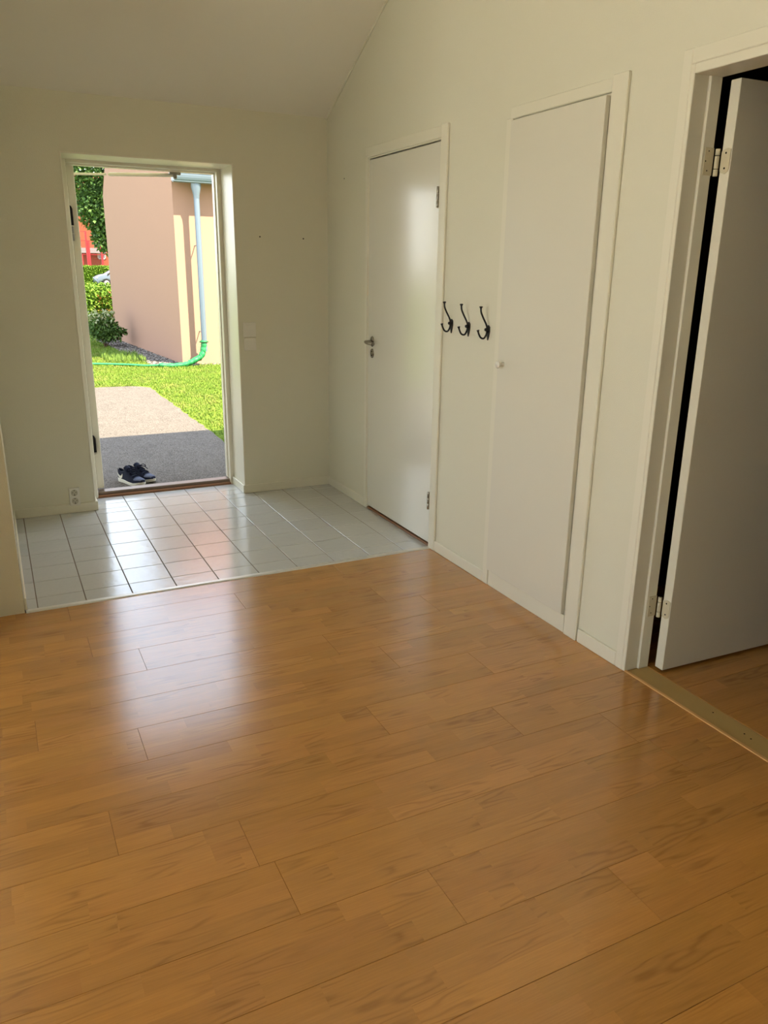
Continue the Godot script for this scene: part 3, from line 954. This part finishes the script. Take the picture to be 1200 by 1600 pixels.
func build_neighbour() -> void:
	var T0 := Vector3(0.756, GY, -8.25)
	var h := thing("house", "pink rendered neighbouring house with grey gutter and downpipe", "house", T0, 0.0604)
	# walls: gable side towards the left, eaves towards the viewer
	var st := ST()
	prism(st, V2([0, -0.2, -5.4, -0.2, -5.4, 3.0, -4.9, 3.55, -2.7, 5.2, 0.0, 3.0]), "x", 0.0, 9.0)
	obj("wall", st, M.facade, h)
	st = ST()
	prism(st, V2([0.22, 2.93, 0.24, 3.03, -2.66, 5.44, -4.95, 3.72, -5.5, 3.12, -5.46, 3.02, -4.9, 3.58, -2.68, 5.26, -0.02, 3.04]), "x", 0.03, 9.03)
	obj("roof", st, M.roof, h)
	box("soffit", Vector3(-0.02, 2.9, 0.002), Vector3(9.0, 2.935, 0.2), mat(rgb(222, 214, 196), 0.7), h)
	box("fascia", Vector3(-0.03, 2.9, 0.2), Vector3(9.0, 3.03, 0.222), M.zinc, h)
	# half round gutter with a rolled lip, brackets
	st = ST()
	var outer := []; var inner := []
	for i in 13:
		var a := PI * i / 12.0
		outer.append(Vector2(0.295 + 0.075 * cos(a), 2.95 - 0.075 * sin(a) * 1.9))
	for i in 13:
		var a := PI * (12 - i) / 12.0
		inner.append(Vector2(0.295 + 0.07 * cos(a), 2.95 - 0.07 * sin(a) * 1.92))
	var poly := PackedVector2Array(outer + inner)
	prism(st, poly, "x", -0.06, 9.0)
	tube(st, [Vector3(-0.06, 2.953, 0.372), Vector3(9.0, 2.953, 0.372)], 0.012, 8)
	tube(st, [Vector3(-0.06, 2.825, 0.325), Vector3(9.0, 2.825, 0.325)], 0.009, 8)
	cbox(st, Vector3(-0.064, 2.83, 0.225), Vector3(-0.056, 2.95, 0.365))
	var gt := obj("gutter", st, M.zinc, h)
	for x in [0.06, 0.75, 1.45]:
		st = ST()
		cbox(st, Vector3(x, 2.945, 0.19), Vector3(x + 0.03, 2.963, 0.38))
		obj("bracket", st, M.steel_dull, gt)
	# downpipe: funnel and pipe
	st = ST()
	var px := 0.315
	lathe(st, [Vector2(0.078, 2.83), Vector2(0.078, 2.76), Vector2(0.05, 2.65), Vector2(0.048, 2.6), Vector2(0.044, 2.6)], Transform3D(Basis(), Vector3(px, 0, 0.23)), 20)
	lathe(st, [Vector2(0.044, 2.64), Vector2(0.044, 0.24), Vector2(0.001, 0.24)], Transform3D(Basis(), Vector3(px, 0, 0.23)), 20)
	var dp := obj("downpipe", st, M.zinc, h)
	for y in [0.55, 1.9]:
		st = ST()
		tube(st, [Vector3(px, y, 0.17), Vector3(px, y, 0.0)], 0.008, 8)
		obj("pipe_clip", st, M.zinc, dp)
	# green drain hose pushed over the end of the pipe
	var o := thing("drain_hose", "flat green drain hose tied to the downpipe and lying across the lawn", "hose", Vector3(0.95, GY, -8.05))
	st = ST()
	var pts := curve([Vector3(0.13, 0.42, 0.0), Vector3(0.12, 0.3, 0.0), Vector3(0.07, 0.17, 0.02), Vector3(-0.06, 0.1, 0.04), Vector3(-0.2, 0.045, 0.04), Vector3(-0.42, 0.03, 0.02), Vector3(-0.62, 0.045, 0.0)], 6)
	var rad := []
	for i in pts.size(): rad.append(0.068 - 0.02 * smoothstep(0.25, 1.0, float(i) / pts.size()) + 0.006 * sin(i * 1.9))
	tube(st, pts, rad, 12, 0.7)
	var hm := mat(rgb(34, 118, 66), 0.5, 0.4)
	var sleeve := obj("sleeve", st, hm, o)
	for k in 5:
		var i0 := 6 + k * 5
		st = ST()
		var fold := []
		for q in 9:
			var a := PI * (q / 8.0) * 1.3 - 0.4
			var c: Vector3 = (pts[i0] as Vector3).lerp(pts[i0 + 4], q / 8.0)
			var d: Vector3 = ((pts[i0 + 4] as Vector3) - (pts[i0] as Vector3)).normalized()
			var u := d.cross(Vector3.BACK).normalized()
			fold.append(c + (Vector3.BACK * sin(a) + u * cos(a) * 0.7) * (rad[i0] * 0.98))
		tube(st, fold, 0.009, 6)
		obj("fold", st, hm, sleeve)
	st = ST()
	pts = curve([Vector3(-0.58, 0.042, 0.0), Vector3(-0.8, 0.03, -0.12), Vector3(-1.1, 0.035, -0.34), Vector3(-1.6, 0.03, -0.66), Vector3(-2.1, 0.03, -0.78), Vector3(-2.8, 0.03, -0.85)], 6)
	tube(st, pts, 0.04, 10, 0.42)
	obj("hose", st, hm, o)
	st = ST()
	tube(st, [Vector3(0.13, 0.405, 0.0), Vector3(0.13, 0.385, 0.0)], 0.072, 14)
	obj("tie", st, mat(rgb(20, 88, 48), 0.5), o)

func foliage(parent: Node, called: String, n: int, lm: Mesh, blobs: Array, a: Color, b: Color, sd: int, smin := 0.8, smax := 1.3) -> void:
	var r := RandomNumberGenerator.new(); r.seed = sd
	var places := []; var cols := []
	var total := 0.0
	for e in blobs: total += e[1].x * e[1].y
	for e in blobs:
		for i in int(n * e[1].x * e[1].y / total):
			var d := Vector3(r.randfn(), r.randfn(), r.randfn()).normalized() * pow(r.randf(), 0.28)
			places.append(Transform3D(spin(r, r.randf_range(smin, smax)), e[0] + d * e[1]))
			cols.append(shade(a.lerp(b, r.randf()), r.randf_range(0.75, 1.25) * 0.55))
	scatter(called, lm, M.leaf, places, cols, parent)

func stems(parent: Node, called: String, m: Material, ends: Array, r0: float, base := Vector3.ZERO) -> void:
	for e in ends:
		var st := ST()
		tube(st, curve([base, base.lerp(e, 0.5) + Vector3(0, 0.06 * e.length(), 0), e], 4), [r0, r0, r0 * 0.8, r0 * 0.7, r0 * 0.6, r0 * 0.5, r0 * 0.4, r0 * 0.3, r0 * 0.2], 7)
		obj(called, st, m, parent)

func build_plants() -> void:
	# small shrub by the gravel
	var t := thing("shrub", "small dark green shrub with pale tips beside the gravel", "shrub", Vector3(-0.02, GY, -11.8))
	stems(t, "stem", M.bark, [Vector3(-0.2, 0.5, 0.05), Vector3(0.2, 0.45, 0.0), Vector3(0.02, 0.62, -0.05), Vector3(-0.1, 0.5, 0.15), Vector3(0.34, 0.34, 0.05)], 0.012)
	foliage(t, "foliage", 1500, leaf_mesh(0.075, 0.02), [[Vector3(-0.02, 0.38, 0), Vector3(0.3, 0.27, 0.3)], [Vector3(0.12, 0.3, 0.1), Vector3(0.22, 0.2, 0.2)], [Vector3(0.3, 0.3, 0.05), Vector3(0.12, 0.07, 0.1)]], lin(70, 104, 46), lin(112, 140, 70), 41)
	foliage(t, "pale_leaves", 160, leaf_mesh(0.08, 0.022), [[Vector3(-0.04, 0.6, 0.05), Vector3(0.28, 0.12, 0.25)]], lin(190, 200, 150), lin(214, 216, 176), 42)
	# big light bush behind it
	t = thing("bush", "large bright yellow green bush between the shrub and the parked car", "bush", Vector3(0.45, GY, -16.5))
	stems(t, "stem", M.bark, [Vector3(-0.4, 0.7, 0.1), Vector3(0.35, 0.7, 0.0), Vector3(0.0, 0.8, -0.1), Vector3(0.1, 0.6, 0.3)], 0.02)
	foliage(t, "foliage", 9000, leaf_mesh(0.06, 0.021), [[Vector3(-0.3, 0.55, 0), Vector3(0.62, 0.55, 0.5)], [Vector3(0.42, 0.52, 0.1), Vector3(0.5, 0.52, 0.5)], [Vector3(0.1, 0.85, 0), Vector3(0.6, 0.3, 0.45)]], lin(96, 142, 36), lin(142, 172, 60), 43)
	foliage(t, "red_leaves", 130, leaf_mesh(0.08, 0.028), [[Vector3(0.3, 0.6, 0.3), Vector3(0.5, 0.4, 0.25)]], lin(160, 110, 60), lin(180, 120, 70), 44)
	# tree
	t = thing("tree", "tall leafy green tree showing behind the left edge of the pink house", "tree", Vector3(4.6, GY, -28.0))
	var st := ST()
	tube(st, curve([Vector3(0, -0.1, 0), Vector3(0.05, 2.0, 0), Vector3(-0.05, 4.5, 0), Vector3(0, 7.5, 0)], 5), [0.24, 0.22, 0.21, 0.2, 0.2, 0.19, 0.18, 0.17, 0.16, 0.15, 0.14, 0.12, 0.1, 0.08, 0.06, 0.04], 10)
	obj("trunk", st, M.bark, t)
	stems(t, "branch", M.bark, [Vector3(-2.4, 1.2, 0.3), Vector3(1.8, 1.8, 0.4), Vector3(-1.2, 2.4, 0.8), Vector3(0.9, 2.5, -1.0)], 0.09, Vector3(0, 3.2, 0))
	foliage(t, "foliage", 60000, leaf_mesh(0.13, 0.05), [[Vector3(-0.4, 5.5, 0), Vector3(3.5, 3.1, 2.6)], [Vector3(-1.9, 3.6, 0.6), Vector3(1.5, 1.1, 1.2)], [Vector3(-2.35, 2.6, 0.8), Vector3(0.55, 0.62, 0.5)], [Vector3(1.6, 4.2, 0.6), Vector3(1.8, 1.8, 1.6)]], lin(72, 108, 52), lin(120, 152, 80), 45)

func build_far() -> void:
	# clipped hedge
	var t := thing("hedge", "clipped light green hedge behind the parked car", "hedge", Vector3(7.0, GY, -66.5))
	box("core", Vector3(-6, 0, -0.5), Vector3(9, 1.45, 0.35), mat(rgb(70, 96, 30), 0.95, 0.1), t, 0.05)
	var r := RandomNumberGenerator.new(); r.seed = 51
	var places := []; var cols := []
	for i in 24000:
		var p := Vector3(r.randf_range(-6.0, 3.0), r.randf_range(0.0, 1.5), 0.36 + r.randf() * 0.16)
		if i % 4 == 0: p = Vector3(p.x, 1.43 + r.randf() * 0.12, r.randf_range(-0.5, 0.4))
		places.append(Transform3D(spin(r, r.randf_range(0.8, 1.3)), p))
		cols.append(shade(lin(112, 160, 34).lerp(lin(146, 180, 60), r.randf()), r.randf_range(0.75, 1.2) * 0.42))
	scatter("foliage", leaf_mesh(0.1, 0.036), M.leaf, places, cols, t)
	# red ball court fence: posts, rails and wire mesh
	var red := mat(rgb(116, 6, 12), 0.45, 0.5)
	t = thing("fence", "tall red steel ball court fence beyond the hedge", "fence", Vector3(6.2, GY, -70.0))
	for e in [[0.0, 4.4, 0.075], [0.16, 3.65, 0.09], [1.2, 3.65, 0.09], [1.92, 3.65, 0.075], [-0.45, 2.45, 0.08], [2.9, 3.65, 0.08], [-1.3, 3.65, 0.08], [2.02, 2.4, 0.05]]:
		box("post", Vector3(e[0] - e[2], 0, -e[2]), Vector3(e[0] + e[2], e[1], e[2]), red, t, 0.01)
	for e in [[-1.3, 2.9, 3.63], [-1.3, 2.9, 2.5], [-1.3, 0.1, 4.36], [-1.3, 2.9, 1.2]]:
		box("rail", Vector3(e[0], e[2] - 0.025, -0.025), Vector3(e[1], e[2] + 0.025, 0.025), red, t, 0.0)
	var st := ST()
	for i in 60: cbox(st, Vector3(-1.3 + i * 0.07, 0.1, -0.004), Vector3(-1.294 + i * 0.07, 3.63, 0.004))
	for i in 18: cbox(st, Vector3(-1.3, 0.2 + i * 0.2, -0.004), Vector3(2.9, 0.206 + i * 0.2, 0.004))
	obj("wire_mesh", st, red, t).set_meta("kind", "stuff")
	# apartment block
	t = thing("apartment_building", "orange brick apartment block with white windows beyond the red fence", "building", Vector3(10.0, GY, -95.0))
	var brick := mat(rgb(112, 62, 46), 0.9, 0.2)
	box("wall", Vector3(-12, 0, -8), Vector3(14, 11, 0), brick, t)
	box("roof", Vector3(-12.5, 11, -8.5), Vector3(14.5, 11.4, 0.5), M.roof, t)
	var dark := mat(rgb(86, 84, 92), 0.2, 0.6)
	for e in [[-0.15, 3.95, 1.25, 1.2], [-3.0, 3.95, 1.25, 1.2], [2.6, 3.95, 1.25, 1.2], [-0.15, 6.9, 1.25, 1.2], [-3.0, 6.9, 1.25, 1.2], [0.05, 2.3, 0.9, 0.75], [-2.6, 2.3, 0.9, 0.75], [2.6, 6.9, 1.25, 1.2]]:
		st = ST()
		for q in [[0.0, 0.0, e[2], 0.1], [0.0, e[3] - 0.1, e[2], e[3]], [0.0, 0.0, 0.1, e[3]], [e[2] - 0.1, 0.0, e[2], e[3]], [e[2] * 0.5 - 0.05, 0.0, e[2] * 0.5 + 0.05, e[3]]]:
			cbox(st, Vector3(e[0] + q[0], e[1] + q[1], 0.0), Vector3(e[0] + q[2], e[1] + q[3], 0.08))
		var wn := obj("window", st, mat(rgb(146, 146, 144), 0.5), t)
		box("pane", Vector3(e[0] + 0.1, e[1] + 0.1, 0.005), Vector3(e[0] + e[2] - 0.1, e[1] + e[3] - 0.1, 0.03), dark, wn, 0.0)
	for e in [[-1.8, 0.9], [-4.4, -2.2]]:
		box("balcony", Vector3(e[0], 2.95, 0.0), Vector3(e[1], 3.5, 1.1), mat(rgb(96, 92, 96), 0.6), t, 0.01)
	# parked car seen from its left side
	t = thing("car", "silver car parked in front of the hedge, half hidden by the pink house", "car", Vector3(7.45, GY, -60.0), 0.05)
	var prof := [[-2.05, 0.42, 0.3], [-2.08, 0.55, 0.62], [-1.98, 0.80, 0.70], [-1.62, 0.94, 0.74], [-1.28, 0.99, 0.76], [-0.86, 1.24, 0.66], [-0.42, 1.44, 0.60], [0.4, 1.5, 0.58], [1.1, 1.44, 0.58], [1.6, 1.2, 0.64], [1.95, 0.98, 0.70], [2.05, 0.7, 0.72], [2.03, 0.42, 0.6]]
	var grid_rows := []
	for p in prof:
		var line := []
		for k in 9:
			var u := (k - 4) / 4.0
			var wside: float = 0.83
			var inset: float = p[1]
			line.append(Vector3(p[0] * (1.0 - 0.05 * u * u), inset - 0.06 * u * u * u * u, u * (wside if p[1] < 1.0 else p[2] + 0.06)))
		grid_rows.append(line)
	st = ST()
	grid(st, grid_rows, false, true)
	for s in [-1.0, 1.0]:
		# side panels down from the shoulder line
		var rows := []
		for p in prof:
			var y: float = minf(p[1], 1.0)
			var cols2 := []
			for k in 5:
				var f := k / 4.0
				var yy := lerpf(y - (0.06 if p[1] < 1.0 else 0.0), 0.28, f)
				var arch := 0.0
				for wx in [-1.3, 1.28]:
					var dx: float = absf(p[0] - wx)
					if dx < 0.36: arch = sqrt(0.36 * 0.36 - dx * dx)
				yy = maxf(yy, 0.3 + arch)
				cols2.append(Vector3(p[0] * 0.95 if absf(p[0]) > 1.9 else p[0], yy, s * (0.83 + 0.05 * sin(PI * f))))
			rows.append(cols2)
		grid(st, rows, false, s > 0)
	var body := obj("body", st, mat(rgb(84, 93, 104), 0.3, 0.5, 0.3), t)
	box("underbody", Vector3(-1.95, 0.2, -0.78), Vector3(1.95, 0.6, 0.78), M.black_plastic, t, 0.05)
	for s in [-1.0, 1.0]:
		st = ST()
		prism(st, V2([-1.2, 1.0, -0.8, 1.22, -0.4, 1.38, 0.4, 1.43, 0.5, 1.0]), "z", s * 0.66, s * 0.86)
		obj("side_window", st, dark, t)
		st = ST()
		prism(st, V2([0.56, 1.0, 0.48, 1.43, 1.05, 1.38, 1.5, 1.17, 1.5, 1.0]), "z", s * 0.66, s * 0.86)
		obj("side_window", st, dark, t)
		box("mirror", Vector3(-0.8, 0.98, s * 0.97 - 0.1), Vector3(-0.64, 1.12, s * 0.97 + 0.1), mat(rgb(84, 93, 104), 0.3), t, 0.03)
		box("headlight", Vector3(-2.02, 0.62, s * 0.62 - 0.16), Vector3(-1.78, 0.74, s * 0.62 + 0.19), mat(rgb(140, 146, 150), 0.3), t, 0.03)
		for x in [-1.3, 1.28]:
			st = ST()
			lathe(st, [Vector2(0.001, -0.1), Vector2(0.3, -0.1), Vector2(0.32, -0.07), Vector2(0.32, 0.07), Vector2(0.3, 0.1), Vector2(0.2, 0.1), Vector2(0.001, 0.08)], Transform3D(Basis(Vector3.RIGHT, PI / 2), Vector3(x, 0.32, s * 0.76)), 20)
			var wh := obj("wheel", st, M.black_plastic, t)
			st = ST()
			lathe(st, [Vector2(0.001, 0.012), Vector2(0.05, 0.01), Vector2(0.19, 0.004), Vector2(0.2, -0.01)], Transform3D(Basis(Vector3.RIGHT, PI / 2 * s), Vector3(x, 0.32, s * 0.865)), 18)
			obj("hubcap", st, M.steel_dull, wh)

# ------------------------------------------------------------------ sneakers
func shoe_half(s: float) -> float:
	var w := lerpf(0.034, 0.049, smoothstep(0.3, 0.72, s)) - 0.004 * smoothstep(0.78, 1.0, s)
	return w * pow(maxf(1.0 - pow(absf(2.0 * s - 1.0), 5.0), 0.0), 0.5)

func shoe_y(s: float) -> float:   # top of the sole
	return 0.030 - 0.006 * smoothstep(0.2, 0.6, s) + 0.010 * smoothstep(0.75, 1.0, s)

func shoe_outer(s: float, side: float, v: float) -> Vector3:
	var hw := shoe_half(clampf(s, 0.004, 0.996)) * 0.95
	var z := (s - 0.5) * 0.295
	if s < 0.42:
		var hc := lerpf(0.066, 0.054, smoothstep(0.02, 0.2, s)) + 0.024 * smoothstep(0.2, 0.42, s)
		return Vector3(side * hw * (1.0 - 0.3 * pow(v, 1.6)), shoe_y(s) - 0.004 + hc * v, z - 0.006 * v * (1.0 - smoothstep(0.0, 0.12, s)))
	var h := lerpf(0.090, 0.036, pow(smoothstep(0.38, 0.86, s), 0.85)) * pow(maxf(1.0 - pow(maxf(s - 0.7, 0.0) / 0.3, 3.0), 0.0), 0.5)
	var a := v * PI / 2
	return Vector3(side * hw * pow(cos(a), 0.75), shoe_y(s) - 0.004 + h * pow(sin(a), 0.85), z)

func make_shoe(label: String, at: Vector3, turn: float, outer_side: float) -> void:
	var t := thing("sneaker", label, "shoe", at, turn, "pair of navy sneakers outside the door")
	var navy := mat(rgb(26, 29, 46), 0.85, 0.3)
	var white := mat(rgb(196, 192, 178), 0.6, 0.4)
	# sole
	var st := ST()
	var rows := []
	for lv in [[0.0, 0.0, 0.2], [0.0, 0.0, 0.93], [0.08, 0.0, 0.98], [0.45, 0.0, 1.02], [0.9, 0.0, 1.0], [1.0, 0.0, 0.965], [1.0, 0.0, 0.2]]:
		var line := []
		for k in 48:
			var q := TAU * k / 48
			var s := 0.5 - 0.5 * cos(q)
			var side := 1.0 if k < 24 else -1.0
			var spring := 0.014 * pow(smoothstep(0.72, 1.0, s), 2.0) + 0.004 * (1.0 - smoothstep(0.0, 0.08, s))
			var y := lerpf(spring, shoe_y(s), lv[0])
			var zz: float = (s - 0.5) * (0.295 if lv[2] > 0.5 else 0.24)
			line.append(Vector3(side * maxf(shoe_half(s), 0.0002) * lv[2], y, zz * (1.0 + 0.012 * (lv[2] - 0.9))))
		rows.append(line)
	grid(st, rows, true, true)
	var sole := obj("sole", st, white, t)
	sole.set_meta("label", "off-white rubber sole")
	# upper with an open collar
	st = ST()
	rows = []
	for i in 34:
		var s := 0.004 + 0.992 * (0.5 - 0.5 * cos(PI * i / 33.0))
		var line := []
		for k in 23:
			var side := -1.0 if k <= 11 else 1.0
			var j := k if k <= 11 else 22 - k
			if s < 0.42:
				var top := shoe_outer(s, side, 1.0)
				if j <= 6: line.append(shoe_outer(s, side, j / 6.0))
				elif j == 7: line.append(Vector3(top.x * 0.86, top.y + 0.003, top.z * 0.985))
				elif j == 8: line.append(Vector3(top.x * 0.72, top.y - 0.002, top.z * 0.95))
				elif j == 9: line.append(Vector3(top.x * 0.72, lerpf(top.y, 0.035, 0.5), top.z * 0.92))
				elif j == 10: line.append(Vector3(top.x * 0.6, 0.037, top.z * 0.9))
				else: line.append(Vector3(0, 0.035, top.z * 0.9))
			else: line.append(shoe_outer(s, side, j / 11.0))
		rows.append(line)
	grid(st, rows, false, false)
	obj("upper", st, navy, t)
	# lighter toe panel
	st = ST()
	rows = []
	for i in 9:
		var s := lerpf(0.76, 0.965, i / 8.0)
		var line := []
		for k in 13:
			var u := (k - 6) / 6.0
			line.append(shoe_outer(s, signf(u) if u != 0.0 else 1.0, 1.0 - absf(u) * 0.62) + Vector3(0, 0.0016, 0.001))
		rows.append(line)
	grid(st, rows, false, false)
	obj("toe_panel", st, mat(rgb(84, 88, 106), 0.8, 0.3), t)
	# tongue
	st = ST()
	rows = []
	for i in 6:
		var f := i / 5.0
		var line := []
		for k in 7:
			var u := (k - 3) / 3.0
			line.append(Vector3(u * 0.026, lerpf(0.105, 0.132, f) - 0.012 * u * u, lerpf(-0.012, -0.046, f)))
		rows.append(line)
	for i in 6:
		var f := 1.0 - i / 5.0
		var line := []
		for k in 7:
			var u := (k - 3) / 3.0
			line.append(Vector3(u * 0.025, lerpf(0.098, 0.126, f) - 0.012 * u * u, lerpf(-0.018, -0.052, f)))
		rows.append(line)
	grid(st, rows, false, false)
	obj("tongue", st, navy, t)
	# laces
	var lace := mat(rgb(20, 20, 34), 0.9, 0.2)
	for i in 5:
		var s := 0.45 + 0.062 * i
		var pts := []
		for k in 7:
			var u := (k - 3) / 3.0
			pts.append(shoe_outer(s + 0.016 * u * (1 if i % 2 else -1), signf(u) if u != 0.0 else 1.0, 1.0 - absf(u) * 0.4) + Vector3(0, 0.004, 0))
		st = ST()
		tube(st, pts, 0.0036, 8, 0.7)
		obj("lace", st, lace, t)
	st = ST()
	for e in [-1.0, 1.0]:
		tube(st, curve([Vector3(0, 0.115, -0.002), Vector3(e * 0.025, 0.122, 0.004), Vector3(e * 0.04, 0.108, 0.012), Vector3(e * 0.022, 0.107, 0.012), Vector3(0, 0.113, 0.0)], 5), 0.003, 7)
		tube(st, curve([Vector3(0, 0.114, 0), Vector3(e * 0.02, 0.108, 0.02), Vector3(e * 0.035, 0.088, 0.04)], 5), 0.0028, 7)
	obj("lace_bow", st, lace, t)
	# white curved mark on both sides
	for side in [-1.0, 1.0]:
		st = ST()
		var sp := [[0.015, 0.66, 0.01], [0.06, 0.52, 0.05], [0.11, 0.39, 0.085], [0.17, 0.28, 0.12], [0.22, 0.27, 0.14], [0.255, 0.38, 0.12], [0.27, 0.55, 0.07], [0.278, 0.74, 0.01]]
		rows = []
		for i in sp.size():
			var p0: Array = sp[maxi(i - 1, 0)]
			var p1: Array = sp[mini(i + 1, sp.size() - 1)]
			var d := Vector2((p1[0] - p0[0]) * 0.295, (p1[1] - p0[1]) * 0.06).normalized()
			var nn := Vector2(-d.y, d.x)
			var line := []
			for k in 4:
				var u: float = (k - 1.5) / 1.5 * sp[i][2] * 0.085
				var s2: float = sp[i][0] + nn.x * u / 0.295
				var v2: float = clampf(sp[i][1] + nn.y * u / 0.06, 0.02, 0.97)
				line.append(shoe_outer(maxf(s2, 0.012), side, v2) + Vector3(side * 0.0016, 0, -0.0008))
			rows.append(line)
		grid(st, rows, false, side < 0)
		obj("side_mark", st, white, t).set_meta("label", "white curved tick mark on the heel side")

func build_shoes() -> void:
	make_shoe("navy sneaker with a white tick mark facing the door, nearest the left jamb", Vector3(-1.236, GY + 0.0102, -0.9), 0.47, -1.0)
	make_shoe("navy sneaker standing half behind the other one outside the door", Vector3(-1.152, GY + 0.0102, -0.97), 0.52, -1.0)
